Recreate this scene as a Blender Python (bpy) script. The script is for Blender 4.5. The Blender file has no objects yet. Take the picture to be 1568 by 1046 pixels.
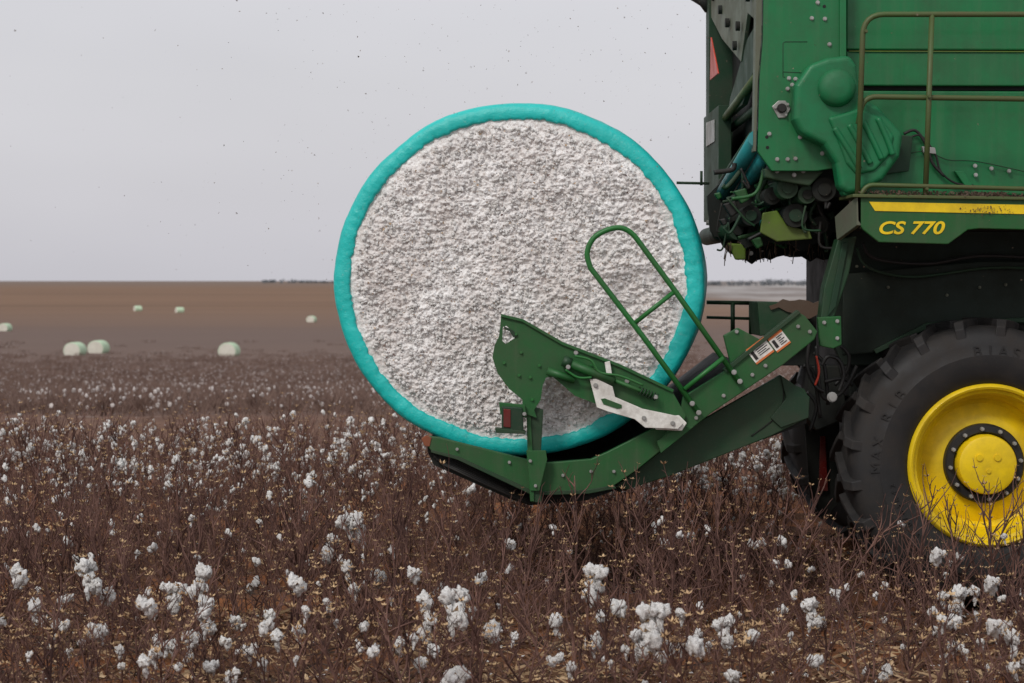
import bpy, bmesh, math, random
import numpy as np
from mathutils import Vector, Matrix, noise
R = math.radians
random.seed(7)
scene = bpy.context.scene
D0, FPX, HZ, CH = 13.0, 3003.0, 430.0, 2.165

def P(px, py, y=0.0):
    s = (D0 + y) / FPX
    return Vector(((px - 784) * s, y, CH - (py - HZ) * s))

# ------------------------------------------------------------------ materials
def newmat(name):
    m = bpy.data.materials.new(name); m.use_nodes = True
    nt = m.node_tree; b = nt.nodes['Principled BSDF']
    return m, nt, b
def N(nt, t, **kw):
    n = nt.nodes.new(t)
    for k, v in kw.items(): setattr(n, k, v)
    return n
def mixc(nt, fac, a, b, blend='MIX'):
    n = N(nt, 'ShaderNodeMix', data_type='RGBA', blend_type=blend)
    for i, v in ((0, fac), (6, a), (7, b)):
        if isinstance(v, bpy.types.NodeSocket): nt.links.new(v, n.inputs[i])
        elif i == 0: n.inputs[0].default_value = v
        else: n.inputs[i].default_value = (*v, 1)
    return n.outputs[2]
def noise_tex(nt, scale, detail=5, rough=.6, vec=None, mscale=None, dist=0):
    n = N(nt, 'ShaderNodeTexNoise'); n.inputs['Scale'].default_value = scale
    n.inputs['Detail'].default_value = detail; n.inputs['Roughness'].default_value = rough
    n.inputs['Distortion'].default_value = dist
    if vec is None:
        g = N(nt, 'ShaderNodeNewGeometry'); vec = g.outputs['Position']
    if mscale:
        mp = N(nt, 'ShaderNodeMapping'); mp.inputs['Scale'].default_value = mscale
        nt.links.new(vec, mp.inputs['Vector']); vec = mp.outputs[0]
    nt.links.new(vec, n.inputs['Vector'])
    return n.outputs['Fac']
def ramp(nt, fac, stops, interp='LINEAR'):
    r = N(nt, 'ShaderNodeValToRGB'); r.color_ramp.interpolation = interp
    els = r.color_ramp.elements
    while len(els) < len(stops): els.new(0.5)
    for e, (p, c) in zip(els, stops):
        e.position = p; e.color = (*c, 1) if len(c) == 3 else c
    nt.links.new(fac, r.inputs[0]); return r.outputs[0]
def bump(nt, b, h, dist=.01, strength=.5):
    n = N(nt, 'ShaderNodeBump'); n.inputs['Distance'].default_value = dist
    n.inputs['Strength'].default_value = strength
    nt.links.new(h, n.inputs['Height']); nt.links.new(n.outputs[0], b.inputs['Normal'])
g1 = lambda v: (v, v, v)

def paint(name, col, rough=.4, dust=.25, dustcol=(.16, .13, .1), metal=0, scale=3, coat=0, streak=0):
    m, nt, b = newmat(name)
    f = noise_tex(nt, scale, 8, .7)
    f = ramp(nt, f, [(.42, g1(0)), (.72, g1(1))])
    f2 = noise_tex(nt, scale * 25, 4, .7)
    f2 = ramp(nt, f2, [(.58, g1(0)), (.72, g1(1))])
    c = mixc(nt, f, col, tuple(x * .68 for x in col))
    mul = N(nt, 'ShaderNodeMath', operation='MULTIPLY'); nt.links.new(f, mul.inputs[0]); mul.inputs[1].default_value = dust
    c = mixc(nt, mul.outputs[0], c, dustcol)
    mul2 = N(nt, 'ShaderNodeMath', operation='MULTIPLY'); nt.links.new(f2, mul2.inputs[0]); mul2.inputs[1].default_value = dust * .9
    c = mixc(nt, mul2.outputs[0], c, dustcol)
    if streak:
        f3 = noise_tex(nt, 1, 5, .65, mscale=(16, 16, .9))
        c = mixc(nt, ramp(nt, f3, [(.5, g1(0)), (.72, g1(streak))]), c, dustcol)
    nt.links.new(c, b.inputs['Base Color'])
    rr = N(nt, 'ShaderNodeMapRange'); nt.links.new(f, rr.inputs[0])
    rr.inputs[3].default_value = rough; rr.inputs[4].default_value = min(1, rough + .3)
    nt.links.new(rr.outputs[0], b.inputs['Roughness'])
    b.inputs['Metallic'].default_value = metal
    b.inputs['Coat Weight'].default_value = coat
    b.inputs['Specular IOR Level'].default_value = .4
    bump(nt, b, noise_tex(nt, 7, 2, .4), .02, .12)
    return m

M_green = paint('green_paint', (.005, .158, .046), .36, .09, coat=.1, streak=.12)
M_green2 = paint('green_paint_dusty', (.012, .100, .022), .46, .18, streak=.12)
M_cover = paint('moulded_green_plastic', (.007, .165, .058), .42, .09, scale=5)
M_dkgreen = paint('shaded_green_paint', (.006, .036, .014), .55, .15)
M_chassis = paint('chassis_shaded_green', (.004, .013, .007), .65, .08)  # chassis green darkened to near black, under-platform shade put into the colour
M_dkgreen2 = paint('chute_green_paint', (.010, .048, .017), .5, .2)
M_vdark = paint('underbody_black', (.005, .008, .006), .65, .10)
M_black = paint('black_rubber_hose', (.012, .012, .012), .5, .12)
M_rail = paint('olive_rail_paint', (.065, .105, .030), .45, .3, dustcol=(.2, .1, .06))
M_grail = paint('green_rail_paint', (.018, .15, .03), .42, .16)
M_yellow = paint('yellow_paint', (.86, .60, .004), .42, .16, dustcol=(.35, .2, .05), coat=.1)
M_white = paint('white_paint', (.80, .79, .74), .5, .4, dustcol=(.3, .22, .16), scale=8)
M_steel = paint('zinc_steel', (.42, .42, .40), .4, .3, metal=.5)
M_olive = paint('olive_grey_panel', (.11, .125, .085), .55, .35)
M_red = paint('red_reflector', (.60, .05, .02), .35, .2)
M_dkred = paint('dark_red_lens', (.13, .012, .01), .25, .2)
M_orange = paint('orange_decal', (.75, .2, .05), .4, .1)
M_rust = paint('rusty_red', (.30, .07, .02), .7, .4)
M_tyre = paint('tyre_rubber', (.017, .0165, .017), .62, .32, dustcol=(.085, .068, .055), scale=4)
M_tealroll = paint('teal_wrap_roll', (.03, .26, .28), .3, .25)
M_ygreen = paint('yellow_green_plastic', (.10, .17, .012), .45, .3)
M_dirt = paint('caked_dirt', (.10, .06, .04), .95, .5)

# ------------------------------------------------------------------ helpers
def empty(name, loc=(0, 0, 0)):
    e = bpy.data.objects.new(name, None); e.location = loc
    e.empty_display_size = .2; scene.collection.objects.link(e); return e
def mkobj(name, V, F, mats, parent=None, mi=None, smooth=False, coll=None):
    me = bpy.data.meshes.new(name); me.from_pydata([tuple(v) for v in V], [], F); me.update()
    if not isinstance(mats, (list, tuple)): mats = [mats]
    for m in mats: me.materials.append(m)
    if mi is not None: me.polygons.foreach_set('material_index', np.array(mi, dtype=np.int32))
    if smooth: me.polygons.foreach_set('use_smooth', np.ones(len(F), dtype=bool))
    o = bpy.data.objects.new(name, me); (coll or scene.collection).objects.link(o)
    if parent: o.parent = parent
    return o
def fixn(o):
    bm = bmesh.new(); bm.from_mesh(o.data); bmesh.ops.recalc_face_normals(bm, faces=bm.faces); bm.to_mesh(o.data); bm.free(); return o
def bevel(o, w=.004, s=2):
    m = o.modifiers.new('bevel', 'BEVEL'); m.width = w; m.segments = s; m.limit_method = 'ANGLE'; m.angle_limit = R(35)
def prism(name, pts3, dvec, mat, parent, bv=.004, seg=2):
    n = len(pts3); dvec = Vector(dvec)
    V = [Vector(p) for p in pts3] + [Vector(p) + dvec for p in pts3]
    F = [list(range(n)), list(range(2 * n - 1, n - 1, -1))] + [[i, (i + 1) % n, n + (i + 1) % n, n + i] for i in range(n)]
    o = mkobj(name, V, F, mat, parent); fixn(o)
    if bv: bevel(o, bv, seg)
    return o
def plate(name, px, y, t, mat, parent, bv=.004, seg=2):
    return prism(name, [P(a, b, y) for a, b in px], (0, t, 0), mat, parent, bv, seg)
def box(name, lo, hi, mat, parent, bv=.004):
    x0, y0, z0 = lo; x1, y1, z1 = hi
    return prism(name, [(x0, y0, z0), (x1, y0, z0), (x1, y0, z1), (x0, y0, z1)], (0, y1 - y0, 0), mat, parent, bv)
def catmull(pts, n=6):
    pts = [Vector(p) for p in pts]; out = []
    for i in range(len(pts) - 1):
        p0 = pts[max(i - 1, 0)]; p1 = pts[i]; p2 = pts[i + 1]; p3 = pts[min(i + 2, len(pts) - 1)]
        for k in range(n):
            t = k / n
            out.append(.5 * ((2 * p1) + (p2 - p0) * t + (2 * p0 - 5 * p1 + 4 * p2 - p3) * t * t + (3 * p1 - p0 - 3 * p2 + p3) * t ** 3))
    out.append(pts[-1]); return out
def tube_geo(V, F, pts, radii, sides, cap=True):
    pts = [Vector(p) for p in pts]; b0 = len(V); n = len(pts)
    u = None
    for i, p in enumerate(pts):
        t = (pts[min(i + 1, n - 1)] - pts[max(i - 1, 0)])
        if t.length < 1e-9: t = Vector((0, 0, 1))
        t.normalize()
        if u is None:
            u = t.cross(Vector((0, 1, 0.01)))
            if u.length < .1: u = t.cross(Vector((1, 0, 0)))
        u = (u - t * u.dot(t)); u.normalize(); w = t.cross(u)
        r = radii[i] if isinstance(radii, (list, tuple)) else radii
        for k in range(sides):
            a = 2 * math.pi * k / sides
            V.append(p + u * (math.cos(a) * r) + w * (math.sin(a) * r))
    for i in range(n - 1):
        for k in range(sides):
            a = b0 + i * sides + k; b = b0 + i * sides + (k + 1) % sides
            F.append([a, b, b + sides, a + sides])
    if cap:
        F.append([b0 + k for k in range(sides)][::-1]); F.append([b0 + (n - 1) * sides + k for k in range(sides)])
def tube(name, pts, r, mat, parent, smooth_path=False, sides=12):
    V, F = [], []
    if smooth_path: pts = catmull(pts)
    tube_geo(V, F, pts, r, sides)
    o = mkobj(name, V, F, mat, parent, smooth=True); fixn(o)
    for p in o.data.polygons:
        if len(p.vertices) > 4: p.use_smooth = False
    return o
def ptube(name, px, y, r, mat, parent, sm=False):
    return tube(name, [P(a[0], a[1], a[2] if len(a) > 2 else y) for a in px], r, mat, parent, sm)
def round_path(px, y, rad=18):
    out = [P(*px[0], y)]
    for i in range(1, len(px) - 1):
        a, b, c = P(*px[i - 1], y), P(*px[i], y), P(*px[i + 1], y)
        r = rad / 231
        p1 = b + (a - b).normalized() * r; p2 = b + (c - b).normalized() * r
        for k in range(7):
            t = k / 6; out.append(p1 * (1 - t) ** 2 + b * 2 * t * (1 - t) + p2 * t * t)
    out.append(P(*px[-1], y)); return out
def bolts(name, lst, y, r, mat, parent, sides=6, h=.016):
    V, F = [], []
    r *= .8
    for a in lst:
        yy = a[2] if len(a) > 2 else y
        p = P(a[0], a[1], yy)
        tube_geo(V, F, [p + Vector((0, .005, 0)), p - Vector((0, h * .3, 0))], r * 1.35, 12)
        tube_geo(V, F, [p - Vector((0, h * .3, 0)), p - Vector((0, h, 0))], r, sides)
    o = mkobj(name, V, F, mat, parent); fixn(o); return o
def lathe(name, prof, c, mat, parent, seg=96, smooth=True):
    V, F = [], []; n = len(prof)
    for k in range(seg):
        a = 2 * math.pi * k / seg
        for r, y in prof: V.append((c[0] + r * math.cos(a), c[1] + y, c[2] + r * math.sin(a)))
    for k in range(seg):
        k2 = (k + 1) % seg
        for i in range(n - 1): F.append([k * n + i, k * n + i + 1, k2 * n + i + 1, k2 * n + i])
    o = mkobj(name, V, F, mat, parent, smooth=smooth); fixn(o)
    if smooth:
        m = o.modifiers.new('es', 'EDGE_SPLIT'); m.split_angle = R(38)
    return o

# ------------------------------------------------------------------ terrain
prof_d = [-10, 0, 28, 34, 40, 60, 100, 150, 257, 500, 900, 1500, 1900, 6000]
prof_z = [0, 0, 0, -.15, -.5, -1.6, -3.4, -5.0, -7.6, -9.6, -5.6, 1.1, 1.3, 1.3]
def terr(y): return float(np.interp(y + D0, prof_d, prof_z))
def relief(x, y):
    return .03 * noise.noise(Vector((x * 1.1, y * 1.5, 0))) + .035 * math.cos((y + .5) / .95 * 2 * math.pi) - .03 + .02 * noise.noise(Vector((x * 6, y * 6, 3)))
ys = list(np.arange(-12.9, 8, .12)) + list(np.arange(8, 30, .5)) + list(np.geomspace(30, 5000, 120))
xs = list(-np.geomspace(4000, 5, 60)) + list(np.arange(-4.8, 4.9, .12)) + list(np.geomspace(5, 4000, 60))
V, F = [], []
for y in ys:
    for x in xs:
        V.append((x, y, terr(y) + (relief(x, y) if y < 30 else 0)))
nx = len(xs)
for j in range(len(ys) - 1):
    for i in range(nx - 1):
        a = j * nx + i; F.append([a, a + 1, a + nx + 1, a + nx])
m, nt, b = newmat('field_soil')
geo = N(nt, 'ShaderNodeNewGeometry'); sep = N(nt, 'ShaderNodeSeparateXYZ'); nt.links.new(geo.outputs['Position'], sep.inputs[0])
n1 = noise_tex(nt, 1.3, 8, .65); n2 = noise_tex(nt, 18, 8, .75)
near = ramp(nt, n1, [(.35, (.12, .062, .040)), (.50, (.22, .098, .052)), (.62, (.40, .155, .062))])
near = mixc(nt, ramp(nt, n2, [(.42, g1(0)), (.62, g1(.65))]), near, (.085, .053, .038))
n3 = noise_tex(nt, 60, 3, .6)
near = mixc(nt, ramp(nt, n3, [(.62, g1(0)), (.68, g1(.6))]), near, (.34, .24, .16))
nf = noise_tex(nt, 1, 6, .65, mscale=(.02, .25, .1)); ng = noise_tex(nt, 2.5, 6, .7, mscale=(.6, 1, 1))
strip = ramp(nt, ng, [(.35, (.14, .082, .062)), (.65, (.23, .13, .09))])
mid = ramp(nt, ng, [(.35, (.135, .086, .072)), (.65, (.19, .125, .10))])
vor = N(nt, 'ShaderNodeTexVoronoi'); vor.inputs['Scale'].default_value = .9
nt.links.new(geo.outputs['Position'], vor.inputs['Vector'])
mid = mixc(nt, ramp(nt, vor.outputs['Distance'], [(.1, g1(.6)), (.2, g1(0))]), mid, (.42, .38, .36))
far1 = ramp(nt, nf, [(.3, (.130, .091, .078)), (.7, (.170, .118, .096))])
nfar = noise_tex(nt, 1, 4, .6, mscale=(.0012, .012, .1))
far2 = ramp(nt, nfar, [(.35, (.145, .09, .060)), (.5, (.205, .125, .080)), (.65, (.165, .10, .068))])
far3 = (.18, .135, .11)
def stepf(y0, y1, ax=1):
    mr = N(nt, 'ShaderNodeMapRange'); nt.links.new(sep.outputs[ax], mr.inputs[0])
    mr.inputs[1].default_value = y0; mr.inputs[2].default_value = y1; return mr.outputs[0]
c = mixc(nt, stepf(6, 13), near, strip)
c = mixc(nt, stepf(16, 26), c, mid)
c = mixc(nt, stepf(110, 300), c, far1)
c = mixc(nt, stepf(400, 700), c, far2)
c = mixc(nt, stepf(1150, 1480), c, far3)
mm = N(nt, 'ShaderNodeMath', operation='MULTIPLY'); nt.links.new(stepf(60, 110, 0), mm.inputs[0]); nt.links.new(stepf(620, 900), mm.inputs[1])
nr = noise_tex(nt, 1, 4, .6, mscale=(.02, .006, .1))
c = mixc(nt, mm.outputs[0], c, ramp(nt, nr, [(.42, (.20, .17, .155)), (.6, (.36, .34, .33))]))
nt.links.new(c, b.inputs['Base Color']); b.inputs['Roughness'].default_value = .95
b.inputs['Specular IOR Level'].default_value = .15
bump(nt, b, n2, .05, .8)
ground = mkobj('ground', V, F, m, smooth=True)

# ------------------------------------------------------------------ cotton plants
def plainmat(name, c1, c2, rough=.85, sc=30, bd=0):
    m, nt, b = newmat(name)
    f = noise_tex(nt, sc, 3, .6)
    c = mixc(nt, ramp(nt, f, [(.35, g1(0)), (.65, g1(1))]), c1, c2)
    nt.links.new(c, b.inputs['Base Color']); b.inputs['Roughness'].default_value = rough
    b.inputs['Specular IOR Level'].default_value = .2
    if bd: bump(nt, b, noise_tex(nt, 160, 5, .7), bd, 1)
    return m
M_bark = plainmat('cotton_stalk_bark', (.062, .032, .028), (.22, .122, .098), sc=5)
M_burr = plainmat('dry_burr', (.22, .125, .065), (.60, .42, .24), sc=8)
M_lint = plainmat('cotton_lint', (.92, .91, .90), (.80, .78, .75), sc=14, bd=.012)
M_fbark = plainmat('distant_stalk', (.135, .086, .072), (.23, .155, .125), sc=2)
M_flint = plainmat('distant_lint', (.68, .63, .61), (.46, .42, .40), sc=2)
PM = [M_bark, M_burr, M_lint]
ICO = {}
for s in (1, 2, 3):
    bm = bmesh.new(); bmesh.ops.create_icosphere(bm, subdivisions=s, radius=1)
    bm.verts.ensure_lookup_table()
    ICO[s] = ([v.co.copy() for v in bm.verts], [[v.index for v in f.verts] for f in bm.faces]); bm.free()
class PB:
    def __init__(s): s.V = []; s.F = []; s.M = []
    def tube(s, pts, rad, sides, mat):
        n = len(s.F); tube_geo(s.V, s.F, pts, rad, sides, cap=False); s.M += [mat] * (len(s.F) - n)
    def blob(s, c, r, sub, rng, mat=2, stretch=1.25):
        vs, fs = ICO[sub]; b = len(s.V); o = Vector((rng.uniform(0, 99), rng.uniform(0, 99), 0))
        sc = Vector((rng.uniform(.75, 1.1), rng.uniform(.75, 1.1), stretch * rng.uniform(.75, 1.2)))
        for v in vs:
            k = 1 + .6 * noise.noise(v * 1.4 + o)
            if sub > 1: k += .38 * noise.noise(v * 3.6 + o) + (.38 * noise.noise(v * 8 + o) if sub > 2 else 0)
            s.V.append(Vector((v.x * sc.x, v.y * sc.y, v.z * sc.z)) * (r * k) + c)
        for f in fs: s.F.append([b + i for i in f]); s.M.append(mat)
    def boll(s, c, size, sub, rng):
        n = rng.randint(3, 5)
        a0 = rng.uniform(0, 6)
        for i in range(n):
            a = a0 + i * 2 * math.pi / n
            off = Vector((math.cos(a) * .6, math.sin(a) * .6, rng.uniform(-.8, .4))) * size
            s.blob(c + off, size * rng.uniform(.5, .9), sub, rng)
        if rng.random() < .5:
            s.blob(c + Vector((rng.uniform(-.4, .4), rng.uniform(-.3, .3), -1.8)) * size, size * .45, sub, rng, stretch=2.4)
            if sub > 2: s.blob(c + Vector((rng.uniform(-.4, .4), rng.uniform(-.3, .3), -2.8)) * size, size * .28, 2, rng, stretch=2.6)
        s.burr(c + Vector((0, 0, -.5 * size)), size * 1.5, rng)
    def burr(s, c, size, rng):
        n = rng.randint(4, 5); a0 = rng.uniform(0, 6); tilt = rng.uniform(.2, 1)
        for i in range(n):
            a = a0 + i * 2 * math.pi / n; d = Vector((math.cos(a), math.sin(a), 0)); t = Vector((-d.y, d.x, 0))
            b = len(s.V)
            s.V += [c, c + d * size * .5 + t * size * .3 + Vector((0, 0, size * .3 * tilt)), c + d * size + Vector((0, 0, size * tilt)), c + d * size * .5 - t * size * .3 + Vector((0, 0, size * .3 * tilt))]
            s.F += [[b, b + 1, b + 2], [b, b + 2, b + 3]]; s.M += [1, 1]
def plant(seed, h, nb, boll_p, burr_p, bsize, sub):
    rng = random.Random(seed); pb = PB()
    p = Vector((0, 0, -.03)); pts = [p]; d = Vector((rng.uniform(-.18, .18), rng.uniform(-.18, .18), 1))
    ns = 9
    for i in range(ns):
        d = (d + Vector((rng.uniform(-.16, .16), rng.uniform(-.16, .16), .04))).normalized()
        p = p + d * (h / ns); pts.append(p)
    pb.tube(pts, [.0088 * (1 - .70 * i / ns) for i in range(ns + 1)], 5, 0)
    az = rng.uniform(0, 6)
    for k in range(nb):
        t = .06 + .90 * (k / nb) + rng.uniform(-.03, .03)
        f = max(0, min(t * ns, ns - .01)); i = int(f); q = pts[i].lerp(pts[i + 1], f - i)
        az += 2.4 + rng.uniform(-.4, .4)
        L = (.42 * (1 - .58 * t)) * rng.uniform(.55, 1.3) * (h / .8) ** .5
        el = rng.uniform(.6, 1.3)
        dv = Vector((math.cos(az) * math.cos(el), math.sin(az) * math.cos(el), math.sin(el)))
        bp = [q]; m = 5
        for j in range(m):
            dv = (dv + Vector((rng.uniform(-.28, .28), rng.uniform(-.28, .28), rng.uniform(-.1, .28)))).normalized()
            q = q + dv * L / m; bp.append(q)
            if j > 0 and rng.random() < .5:
                tv = (dv + Vector((rng.uniform(-1, 1), rng.uniform(-1, 1), rng.uniform(-.2, .7)))).normalized()
                e = q + tv * rng.uniform(.02, .09)
                pb.tube([q, q.lerp(e, .5) + Vector((0, 0, .004)), e], [.0026, .0021, .0013], 3, 0)
                r = rng.random()
                if r < boll_p: pb.boll(e, bsize * rng.uniform(.45, 1.15), sub, rng)
                elif r < boll_p + burr_p: pb.burr(e, rng.uniform(.012, .027), rng)
        pb.tube(bp, [.0052 * (1 - .7 * j / m) for j in range(m + 1)], 4, 0)
        r = rng.random()
        if r < boll_p: pb.boll(q, bsize * rng.uniform(.5, 1.2), sub, rng)
        elif r < boll_p + burr_p: pb.burr(q, rng.uniform(.012, .028), rng)
    return pb
def src_coll(name): return bpy.data.collections.new(name)
C_near = src_coll('cotton_plant_kinds')
specs = []
for i in range(8): specs.append((100 + i, .85, 14, .0 if i % 2 else .025, .22, .023, 2))        # 0-7 stripped
for i in range(4): specs.append((200 + i, .80, 15, .14, .25, .025, 2))                          # 8-11 full
for i in range(5): specs.append((300 + i, .58, 12, [.08, .12, .15, .10, .13][i], .40, .034, 3)) # 12-16 foreground bolls
for i in range(4): specs.append((400 + i, .58, 13, .015, .36, .022, 2))                         # 17-20 low with burrs
for i, sp in enumerate(specs):
    pb = plant(*sp)
    o = mkobj('stalk_kind_%02d' % i, pb.V, pb.F, PM, mi=pb.M, coll=C_near)
    o.data.polygons.foreach_set('use_smooth', np.array(pb.M) != 1)

C_far = src_coll('cotton_row_kinds')
def rowclump(seed, L, nst, nboll, h, bs):
    rng = random.Random(seed); pb = PB()
    for i in range(nst):
        x = rng.uniform(-L / 2, L / 2); y = rng.gauss(0, .12); hh = h * rng.uniform(.5, 1.15)
        p0 = Vector((x, y, 0)); p1 = p0 + Vector((rng.uniform(-.15, .15), rng.uniform(-.15, .15), hh * .55)); p2 = p1 + Vector((rng.uniform(-.12, .12), rng.uniform(-.12, .12), hh * .45))
        pb.tube([p0, p1, p2], [.010, .008, .004], 3, 0)
        for k in range(3):
            q = p0.lerp(p1, rng.uniform(.3, 1)); e = q + Vector((rng.uniform(-.2, .2), rng.uniform(-.2, .2), rng.uniform(.1, .3)))
            pb.tube([q, e], [.006, .003], 3, 0)
    for i in range(nboll):
        pb.blob(Vector((rng.uniform(-L / 2, L / 2), rng.gauss(0, .15), h * rng.uniform(.3, 1.0))), bs * rng.uniform(.5, 1.4), 1, rng)
    return pb
for i in range(7):
    pb = rowclump(500 + i, 2.0, 34, [7, 2, 9, 2, 1, 5, 3][i], .48, .033)
    mkobj('row_kind_%02d' % i, pb.V, pb.F, [M_fbark, M_burr, M_flint], mi=pb.M, coll=C_far)

def scatter(name, pts, rots, scl, idx, coll):
    me = bpy.data.meshes.new(name); me.from_pydata([tuple(p) for p in pts], [], [])
    a = me.attributes.new('rot', 'FLOAT_VECTOR', 'POINT'); a.data.foreach_set('vector', np.array(rots, dtype=np.float32).ravel())
    a = me.attributes.new('scl', 'FLOAT', 'POINT'); a.data.foreach_set('value', np.array(scl, dtype=np.float32))
    a = me.attributes.new('idx', 'INT', 'POINT'); a.data.foreach_set('value', np.array(idx, dtype=np.int32))
    o = bpy.data.objects.new(name, me); scene.collection.objects.link(o)
    ng = bpy.data.node_groups.new(name + '_nodes', 'GeometryNodeTree')
    ng.interface.new_socket(name='Geometry', in_out='INPUT', socket_type='NodeSocketGeometry')
    ng.interface.new_socket(name='Geometry', in_out='OUTPUT', socket_type='NodeSocketGeometry')
    gi = ng.nodes.new('NodeGroupInput'); go = ng.nodes.new('NodeGroupOutput')
    ci = ng.nodes.new('GeometryNodeCollectionInfo'); ci.inputs['Collection'].default_value = coll
    ci.inputs['Separate Children'].default_value = True; ci.inputs['Reset Children'].default_value = True
    ip = ng.nodes.new('GeometryNodeInstanceOnPoints'); ip.inputs['Pick Instance'].default_value = True
    def na(nm, dt):
        n = ng.nodes.new('GeometryNodeInputNamedAttribute'); n.data_type = dt; n.inputs['Name'].default_value = nm
        return [s for s in n.outputs if s.enabled and s.name == 'Attribute'][0]
    L = ng.links.new
    L(gi.outputs[0], ip.inputs['Points']); L(ci.outputs[0], ip.inputs['Instance'])
    L(na('idx', 'INT'), ip.inputs['Instance Index']); L(na('rot', 'FLOAT_VECTOR'), ip.inputs['Rotation']); L(na('scl', 'FLOAT'), ip.inputs['Scale'])
    L(ip.outputs[0], go.inputs[0])
    md = o.modifiers.new('scatter', 'NODES'); md.node_group = ng
    return o

rng = random.Random(11)
pts, rots, scl, idx = [], [], [], []
def addp(x, y, s, k):
    pts.append((x, y, terr(y) - .02)); rots.append((rng.gauss(0, .16), rng.gauss(0, .16), rng.uniform(0, 6.28))); scl.append(s); idx.append(k)
ST = list(range(8)); LOW = [17, 18, 19, 20]; FG = [12, 13, 14, 15, 16]
rows = [(-3.35, 'fg', .98), (-2.5, 'fg', .98), (-1.5, 'f2', .92), (-.8, 'st', .92), (-.4, 'st', 1.04), (.95, 'st', .85), (1.45, 'st', .8), (1.95, 'st', .88), (2.9, 'st', .85), (3.4, 'st', .82)]
for y, kind, s0 in rows:
    x = -6.5
    while x < 7.5:
        x += rng.uniform(.035, .11) if kind == 'st' else rng.uniform(.04, .13)
        dens = noise.noise(Vector((x * .9, y * 2, 4)))
        if rng.random() < -dens * 1.2: continue
        yy = y + rng.gauss(0, .12); s = s0 * rng.uniform(.55, 1.14)
        if kind == 'fg': k = rng.choice(FG + FG[:3] + LOW + LOW + [1, 3, 5, 7])
        elif kind == 'f2': k = rng.choice([rng.choice(FG), rng.choice(FG)] + LOW + [0, 1, 3, 5, 7, 2, 4])
        else: k = rng.choice(ST)
        if kind in ('f2', 'fg') and k < 8: s *= .9
        if 0 < y < 3.0 and -.9 < x < 2.2: s *= .72
        if 0.6 < y < 3.6 and 2.0 < x < 4.4: continue
        addp(x, yy, s, k)
for j in range(1, 13):
    y = 3.2 + .95 * j; wd = .27 * (y + D0) + 3.5; x = -wd
    hmax = (2.165 - 205 * (y + D0) / FPX) / .85
    if j > 9: hmax = .32
    while x < wd:
        x += rng.uniform(.06, .15) * (1 if j < 8 else 2)
        if y < 3.9 and 1.9 < x < 4.4: continue
        if rng.random() < -1.2 * noise.noise(Vector((x * .35, y * .7, 8))): continue
        if j <= 4: k = rng.choice([8, 9, 10, 11, 8, 1, 3, 5, 7])
        else: k = rng.choice([8, 9, 10, 0, 2, 3, 5, 6, 1])
        addp(x, y + rng.gauss(0, .15), min(1.0, hmax * .98) * rng.uniform(.6, 1.18), k)
for px, py, yy, kk in [(560, 800, -.7, 14), (575, 805, -.72, 16), (460, 745, -.4, 13), (740, 760, -.45, 13), (340, 880, -2.2, 14), (300, 895, -2.0, 14), (380, 880, -2.1, 16), (320, 900, -2.3, 13), (130, 875, -2.1, 14), (970, 870, -2.2, 14), (950, 885, -2.0, 13), (1180, 890, -2.0, 16), (1220, 920, -2.4, 14), (680, 940, -2.6, 14), (1500, 910, -2.3, 14), (1540, 920, -2.5, 16), (230, 950, -2.7, 16), (1010, 920, -2.4, 16), (510, 890, -1.7, 13), (715, 880, -1.6, 15)]:
    p = P(px, py, yy); addp(p.x, yy, p.z / .58, kk)
scatter('cotton_plants', pts, rots, scl, idx, C_near)

pts, rots, scl, idx = [], [], [], []
y = 17.5
while y < 320:
    wd = .28 * (y + D0) + 6; x = -wd + rng.uniform(0, 2)
    pr = .95 if y < 90 else max(.06, .95 - (y - 90) / 190)
    if y < 24: pr = .12 + .13 * (y - 17.5)
    while x < wd:
        if rng.random() < pr:
            d2 = noise.noise(Vector((x * .03, y * .06, 0)))
            pts.append((x, y + rng.gauss(0, .2), terr(y) - .02)); rots.append((0, 0, rng.choice([0, math.pi]) + rng.gauss(0, .05)))
            scl.append(rng.uniform(.7, 1.1) * (.6 if y < 21 else 1)); idx.append(rng.choice([0, 2, 5, 6]) if rng.random() < .35 + d2 else rng.choice([1, 3, 4]))
        x += 1.9
    y += .95 if y < 70 else (1.9 if y < 150 else 2.85)
scatter('distant_cotton_rows', pts, rots, scl, idx, C_far)

# leaf litter
rng = random.Random(5)
M_l = [plainmat('litter_tan', (.34, .22, .12), (.58, .42, .26), sc=5), plainmat('litter_brown', (.15, .085, .052), (.26, .145, .09), sc=5), plainmat('litter_dark', (.05, .036, .03), (.10, .065, .05), sc=5), M_lint]
V, F, MI = [], [], []
for i in range(34000):
    x = rng.uniform(-6, 6.5); y = rng.uniform(-4.6, 4) if rng.random() < .6 else rng.uniform(-3.4, -.2)
    if y > -.1 and y < .45 and rng.random() < .8: continue
    z = terr(y) + relief(x, y) + rng.uniform(.002, .035)
    m = rng.choices([0, 1, 2, 3], [.27, .40, .27, .06])[0]
    a = rng.uniform(0, 6.28); d = Vector((math.cos(a), math.sin(a), rng.uniform(-.4, .5))); t = Vector((-d.y, d.x, rng.uniform(-.6, .6)))
    l = rng.uniform(.008, .030); w = l * rng.uniform(.3, .8)
    if rng.random() < .33: l = rng.uniform(.03, .14); w = .003
    c = Vector((x, y, z)); b = len(V)
    if m == 3: l, w = .014, .011
    V += [c - d * l, c + t * w, c + d * l + Vector((0, 0, .3 * l)), c - t * w + Vector((0, 0, .2 * w))]
    F += [[b, b + 1, b + 2], [b, b + 2, b + 3]]; MI += [m, m]
mkobj('leaf_litter', V, F, M_l, mi=MI)

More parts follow.
